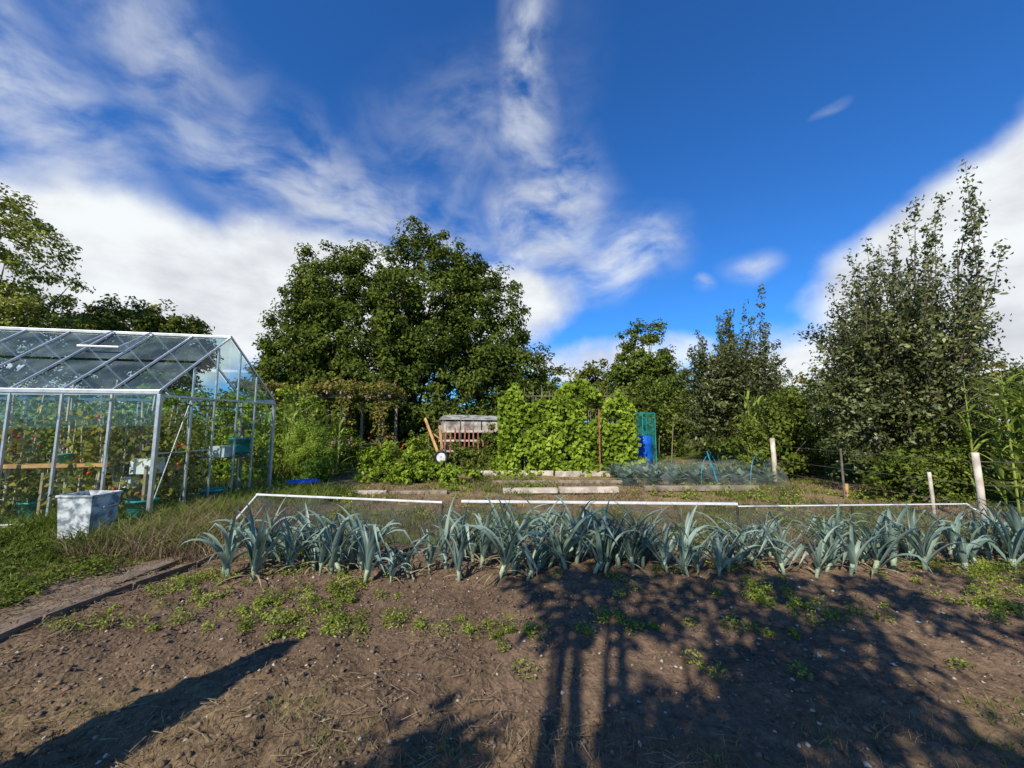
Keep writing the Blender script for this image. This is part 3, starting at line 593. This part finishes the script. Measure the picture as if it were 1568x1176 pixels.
# low shelter + pallet fence
sh=empty('low_garden_shelter'); mb=MB()
mb.quad((-3.3,17.4,1.72),(-.3,17.4,1.68),(-.3,18.8,1.92),(-3.3,18.8,1.98)); mb.obj('roof_sheet',M['greyroof'],sh)
mb=MB()
for x0,x1 in ((-3.3,-2.35),(-2.3,-1.4),(-1.35,-.35)): mb.beam((x0,17.5,1.38),(x1,17.5,1.38),.03,.5)
mb.obj('front_panels',pbr('weathered_panel',(.36,.31,.27),.8,var=.55,scale=3),sh)
mb=MB()
for x in (-3.3,-.35): mb.beam((x,17.44,0),(x,17.44,1.64),.08,.08)
mb.beam((-3.3,18.6,.85),(-.35,18.6,.85),.04,1.7); mb.obj('posts',M['dark'],sh)
pf=empty('pallet_fence'); mb=MB()
for i in range(14):
    x=-3.1+i*.205; mb.beam((x,16.9,.1),(x+random.uniform(-.03,.03),16.9,1.3+random.uniform(-.2,.08)),.06,.02)
mb.obj('slats',M['rust'],pf); mb=MB()
for z in (.35,.8,1.2): mb.beam((-3.2,16.93,z),(-.3,16.93,z),.03,.08)
mb.obj('rails',M['woodlight'],pf)
# upended wheelbarrow
wb=empty('wheelbarrow'); mb=MB(); bx,by=-2.55,13.2
mb.beam((bx-.42,by,1.72),(bx+.18,by-.12,.28),.05,.09); mb.beam((bx+.02,by+.3,1.45),(bx+.26,by-.1,.28),.05,.12); mb.beam((bx-.25,by+.02,1.25),(bx+.16,by+.2,.95),.05,.05)
mb.obj('handles',M['woodorange'],wb,bevel=.006)
mb=MB(); cx0,cz0=bx+.2,.42
def wheel(mb,r0,r1,w,n=24):
    b=len(mb.v)
    for k in range(n):
        a=2*math.pi*k/n
        for r,yy in ((r0,-w),(r1,-w),(r1,w),(r0,w)): mb.v.append((cx0+r*math.cos(a),by-.25+yy,cz0+r*math.sin(a)))
    for k in range(n):
        k2=(k+1)%n
        for j in range(4): j2=(j+1)%4; mb.f.append((b+k*4+j,b+k2*4+j,b+k2*4+j2,b+k*4+j2))
wheel(mb,.16,.23,.04); mb.obj('tyre',M['black'],wb,True)
mb=MB(); wheel(mb,.02,.16,.02); mb.obj('wheel_rim',M['white'],wb)
mb=MB(); mb.lathe((4.45,13.2,0),[(.26,0),(.29,.05),(.3,.35),(.31,.38),(.3,.41),(.3,.8),(.31,.83),(.3,.86),(.28,1.08),(.24,1.12),(.0,1.12)],26); mb.obj('water_barrel',M['blue'],smooth=True)
tc_=empty('fruit_cage'); mb=MB()
for x in (4.7,5.2,5.7):
    for y in (15.4,16.4): mb.tube([(x,y,-.1),(x,y,1.95)],[.018,.018])
for y in (15.4,16.4): mb.tube([(4.7,y,1.95),(5.7,y,1.95)],[.018,.018])
mb.obj('poles',M['teal'],tc_); mb=MB(); mb.quad((4.7,15.39,0),(5.7,15.39,0),(5.7,15.39,1.95),(4.7,15.39,1.95)); mb.quad((4.7,15.4,1.96),(5.7,15.4,1.96),(5.7,16.4,1.96),(4.7,16.4,1.96)); mb.obj('netting',M['netteal'],tc_)
# netted brassicas
bn=empty('brassica_bed'); sm=SM(); 
for i in range(7):
    for j in range(3):
        x=2.9+i*.55+random.uniform(-.08,.08); y=9.7+j*.6+random.uniform(-.08,.08)
        for k in range(15):
            az=k*2.4+random.random(); e=math.radians(20+55*k/13); sm.add(strap((x,y,.08),az,e,e+math.radians(-25),.38,.24,5,1,.1))
sm.obj('cabbages',M['cab'],bn)
u=np.linspace(0,1,60); w=np.linspace(0,1,24); U,W=np.meshgrid(u,w); th=W*math.pi
vx=2.55+U*4.1; vy=10.35-np.cos(th)*.95; vz=(.60-.14*np.abs(np.sin(U*math.pi*5)))*np.sin(th)+(fbm(U*30,W*6,1,3)-.5)*.16
I=np.arange(U.size).reshape(U.shape); ff=np.stack([I[:-1,:-1],I[:-1,1:],I[1:,1:],I[1:,:-1]],-1).reshape(-1,4)
np_mesh('netting',np.stack([vx,vy,vz],-1).reshape(-1,3),ff,M['netblue'],bn,True)
M['hose']=pbr('blue_pipe',(.03,.3,.42),.4)
mb=MB()
for x in (4.9,6.1):
    mb.tube([(x+.25*math.cos(a)*1.3,9.7+.2*math.cos(a),.05+.7*math.sin(a)) for a in np.linspace(0,math.pi,14)],[.007]*14,6)
mb.tube([(5.0,9.5,0),(4.75,9.5,.85)],[.016,.016]); mb.obj('pipe_hoops',M['hose'],bn)
# posts & wire fence
wf=empty('wire_fence'); mb=MB()
for x,y,h,r in ((6.95,5.85,1.08,.045),(6.7,10,1.15,.06),(6.6,6.2,.75,.025)): 
    mb.tube([(x,y,-.1),(x+.01,y,h*.5),(x,y,h)],[r,r*.97,r*.92],9)
mb.obj('posts',M['woodlight'],wf,True); mb=MB()
P=[(6.7,10),(6.75,8),(6.95,5.85),(8.4,5.2),(10,4.6)]
for z in (.3,.6,.95):
    mb.tube([(x,y,z) for x,y in P],[.003]*5,4)
for x,y in P[1::2]+[P[4]]: mb.tube([(x,y,-.1),(x,y,1.)],[.02,.02])
mb.obj('wires',M['barkpale'],wf)
mb=MB(); mb.tube([(6.8,8.0,-.1),(6.8,8,.3)],[.04,.035],8); mb.obj('orange_stake',M['woodorange'])
mb=MB()
for i in range(16):
    x=random.uniform(-4,6);y=random.uniform(12.5,16.5); mb.tube([(x,y,-.1),(x+random.uniform(-.15,.15),y,random.uniform(1,2))],[.012,.01],5)
mb.obj('garden_canes',M['wood'])
# ------------------------------------------------------------------ light / sky
EL=math.radians(38); AZ=math.radians(28)
ld=Vector((math.sin(AZ)*math.cos(EL),math.cos(AZ)*math.cos(EL),-math.sin(EL)))
sl=bpy.data.lights.new('sun','SUN'); sl.energy=5.0; sl.angle=math.radians(.5); sl.color=(1,.93,.78)
so=link(bpy.data.objects.new('sun',sl)); so.rotation_euler=ld.to_track_quat('-Z','Y').to_euler(); so.location=(-10,-20,20)
w=bpy.data.worlds.new('World'); scene.world=w; w.use_nodes=True; nt=w.node_tree; N=nt.nodes; L=nt.links
for n in list(N): N.remove(n)
out=N.new('ShaderNodeOutputWorld'); bg=N.new('ShaderNodeBackground'); bg.inputs['Strength'].default_value=.1; L.new(bg.outputs[0],out.inputs[0])
sky=N.new('ShaderNodeTexSky'); sky.sky_type='NISHITA'; sky.sun_disc=False; sky.sun_elevation=EL; sky.sun_rotation=math.radians(208); sky.air_density=1.0; sky.dust_density=.3; sky.ozone_density=3
def mth(op,a,b=None,c=None,clamp=False):
    n=N.new('ShaderNodeMath'); n.operation=op; n.use_clamp=clamp
    for i,q in enumerate((a,b,c)):
        if q is None: continue
        if isinstance(q,(int,float)): n.inputs[i].default_value=q
        else: L.new(q,n.inputs[i])
    return n.outputs[0]
def smooth(x,a,b,c=0,d=1):
    n=N.new('ShaderNodeMapRange'); n.interpolation_type='SMOOTHSTEP'; L.new(x,n.inputs['Value'])
    for k,v in zip(('From Min','From Max','To Min','To Max'),(a,b,c,d)): n.inputs[k].default_value=v
    return n.outputs[0]
tc=N.new('ShaderNodeTexCoord'); sp=N.new('ShaderNodeSeparateXYZ'); L.new(tc.outputs['Generated'],sp.inputs[0])
az=mth('MULTIPLY',mth('ARCTAN2',sp.outputs[0],sp.outputs[1]),57.2958); el=mth('MULTIPLY',mth('ARCSINE',sp.outputs[2]),57.2958)
cb=N.new('ShaderNodeCombineXYZ'); L.new(az,cb.inputs[0]); L.new(el,cb.inputs[1])
def noise(vec,scale,detail=6,rough=.55,stretch=None,rot=0,dist=0):
    if stretch:
        mp=N.new('ShaderNodeMapping'); mp.inputs['Scale'].default_value=(*stretch,1); mp.inputs['Rotation'].default_value=(0,0,rot); L.new(vec,mp.inputs[0]); vec=mp.outputs[0]
    n=N.new('ShaderNodeTexNoise'); n.inputs['Scale'].default_value=scale; n.inputs['Detail'].default_value=detail; n.inputs['Roughness'].default_value=rough; n.inputs['Distortion'].default_value=dist
    L.new(vec,n.inputs['Vector']); return n
wn=noise(cb.outputs[0],.06,2,.45)
ws=N.new('ShaderNodeVectorMath'); ws.operation='SUBTRACT'; ws.inputs[1].default_value=(.5,.5,.5); L.new(wn.outputs['Color'],ws.inputs[0])
wm=N.new('ShaderNodeVectorMath'); wm.operation='MULTIPLY_ADD'; wm.inputs[1].default_value=(12,9,0); L.new(ws.outputs[0],wm.inputs[0]); L.new(cb.outputs[0],wm.inputs[2])
def blob(c,r,rot,wgt,inner=.3):
    m=N.new('ShaderNodeMapping'); m.vector_type='TEXTURE'; m.inputs['Location'].default_value=(c[0],c[1],0); m.inputs['Rotation'].default_value=(0,0,math.radians(rot)); m.inputs['Scale'].default_value=(r[0],r[1],1)
    L.new(wm.outputs[0],m.inputs[0]); v=N.new('ShaderNodeVectorMath'); v.operation='LENGTH'; L.new(m.outputs[0],v.inputs[0])
    return smooth(v.outputs['Value'],inner,1.25,wgt,0)
def mx(l):
    r=l[0]
    for q in l[1:]: r=mth('MAXIMUM',r,q)
    return r
solid=mx([blob((-52,13),(27,12),0,1.05,.5),blob((-24,15),(22,10),-6,1.,.5),blob((-3,17),(16,8),3,.9,.4),blob((56,15),(23,12),22,1,.5),blob((14,9),(20,4.5),0,.74),blob((45,6),(22,9),0,.9,.4),blob((-160,14),(60,12),0,.8)])
wisp=mx([blob((-44,37),(14,7),-30,.55,.1),blob((2,44),(6,24),-4,.7,.0),blob((5,29),(11,12),-20,.85,.1),blob((16,23),(11,6),15,.85,.1),blob((-22,27),(30,9),-12,.75,.1),blob((-10,36),(26,11),30,.3,.0),blob((-54,29),(16,7),-35,.75,.1),blob((33,20),(4,2),0,.7,.1),blob((27,18.5),(1.8,1.3),0,.8,.1),blob((42,33),(1.4,.6),10,.4,.1)])
nf_=noise(cb.outputs[0],.13,7,.55); ns=noise(wm.outputs[0],.12,8,.56,(1.0,1.8),math.radians(-25),.0)
sa=smooth(mth('ADD',solid,mth('MULTIPLY',mth('SUBTRACT',nf_.outputs['Fac'],.5),.8)),.25,.85)
wa=mth('MULTIPLY',wisp,smooth(ns.outputs['Fac'],.27,.74)); 
inv=mth('SUBTRACT',1.0,mth('MULTIPLY',mth('SUBTRACT',1.0,sa),mth('SUBTRACT',1.0,wa)))
al=mth('MULTIPLY',inv,smooth(sp.outputs[2],-.02,.02),clamp=True)
sh_=noise(cb.outputs[0],.09,6,.55,(1,1.8)); shade=smooth(sh_.outputs['Fac'],.3,.65,7.0,9.8)
cc=N.new('ShaderNodeCombineXYZ'); L.new(mth('MULTIPLY',shade,.94),cc.inputs[0]); L.new(mth('MULTIPLY',shade,.98),cc.inputs[1]); L.new(mth('ADD',mth('MULTIPLY',shade,.86),1.4),cc.inputs[2])
tint=N.new('ShaderNodeVectorMath'); tint.operation='MULTIPLY'; tint.inputs[1].default_value=(.34,.98,1.75); L.new(sky.outputs[0],tint.inputs[0])
mix=N.new('ShaderNodeMix'); mix.data_type='RGBA'; L.new(al,mix.inputs[0]); L.new(tint.outputs[0],mix.inputs[6]); L.new(cc.outputs[0],mix.inputs[7])
L.new(mix.outputs[2],bg.inputs['Color'])
# ------------------------------------------------------------------ camera
cd=bpy.data.cameras.new('camera'); cd.sensor_width=36; cd.lens=36/2/1.331; cd.clip_start=.05; cd.clip_end=3000
co=link(bpy.data.objects.new('camera',cd)); co.location=(0,0,1.5); co.rotation_euler=(math.radians(96),0,0); scene.camera=co
scene.view_settings.view_transform='Standard'; scene.view_settings.look='None'; scene.view_settings.exposure=0
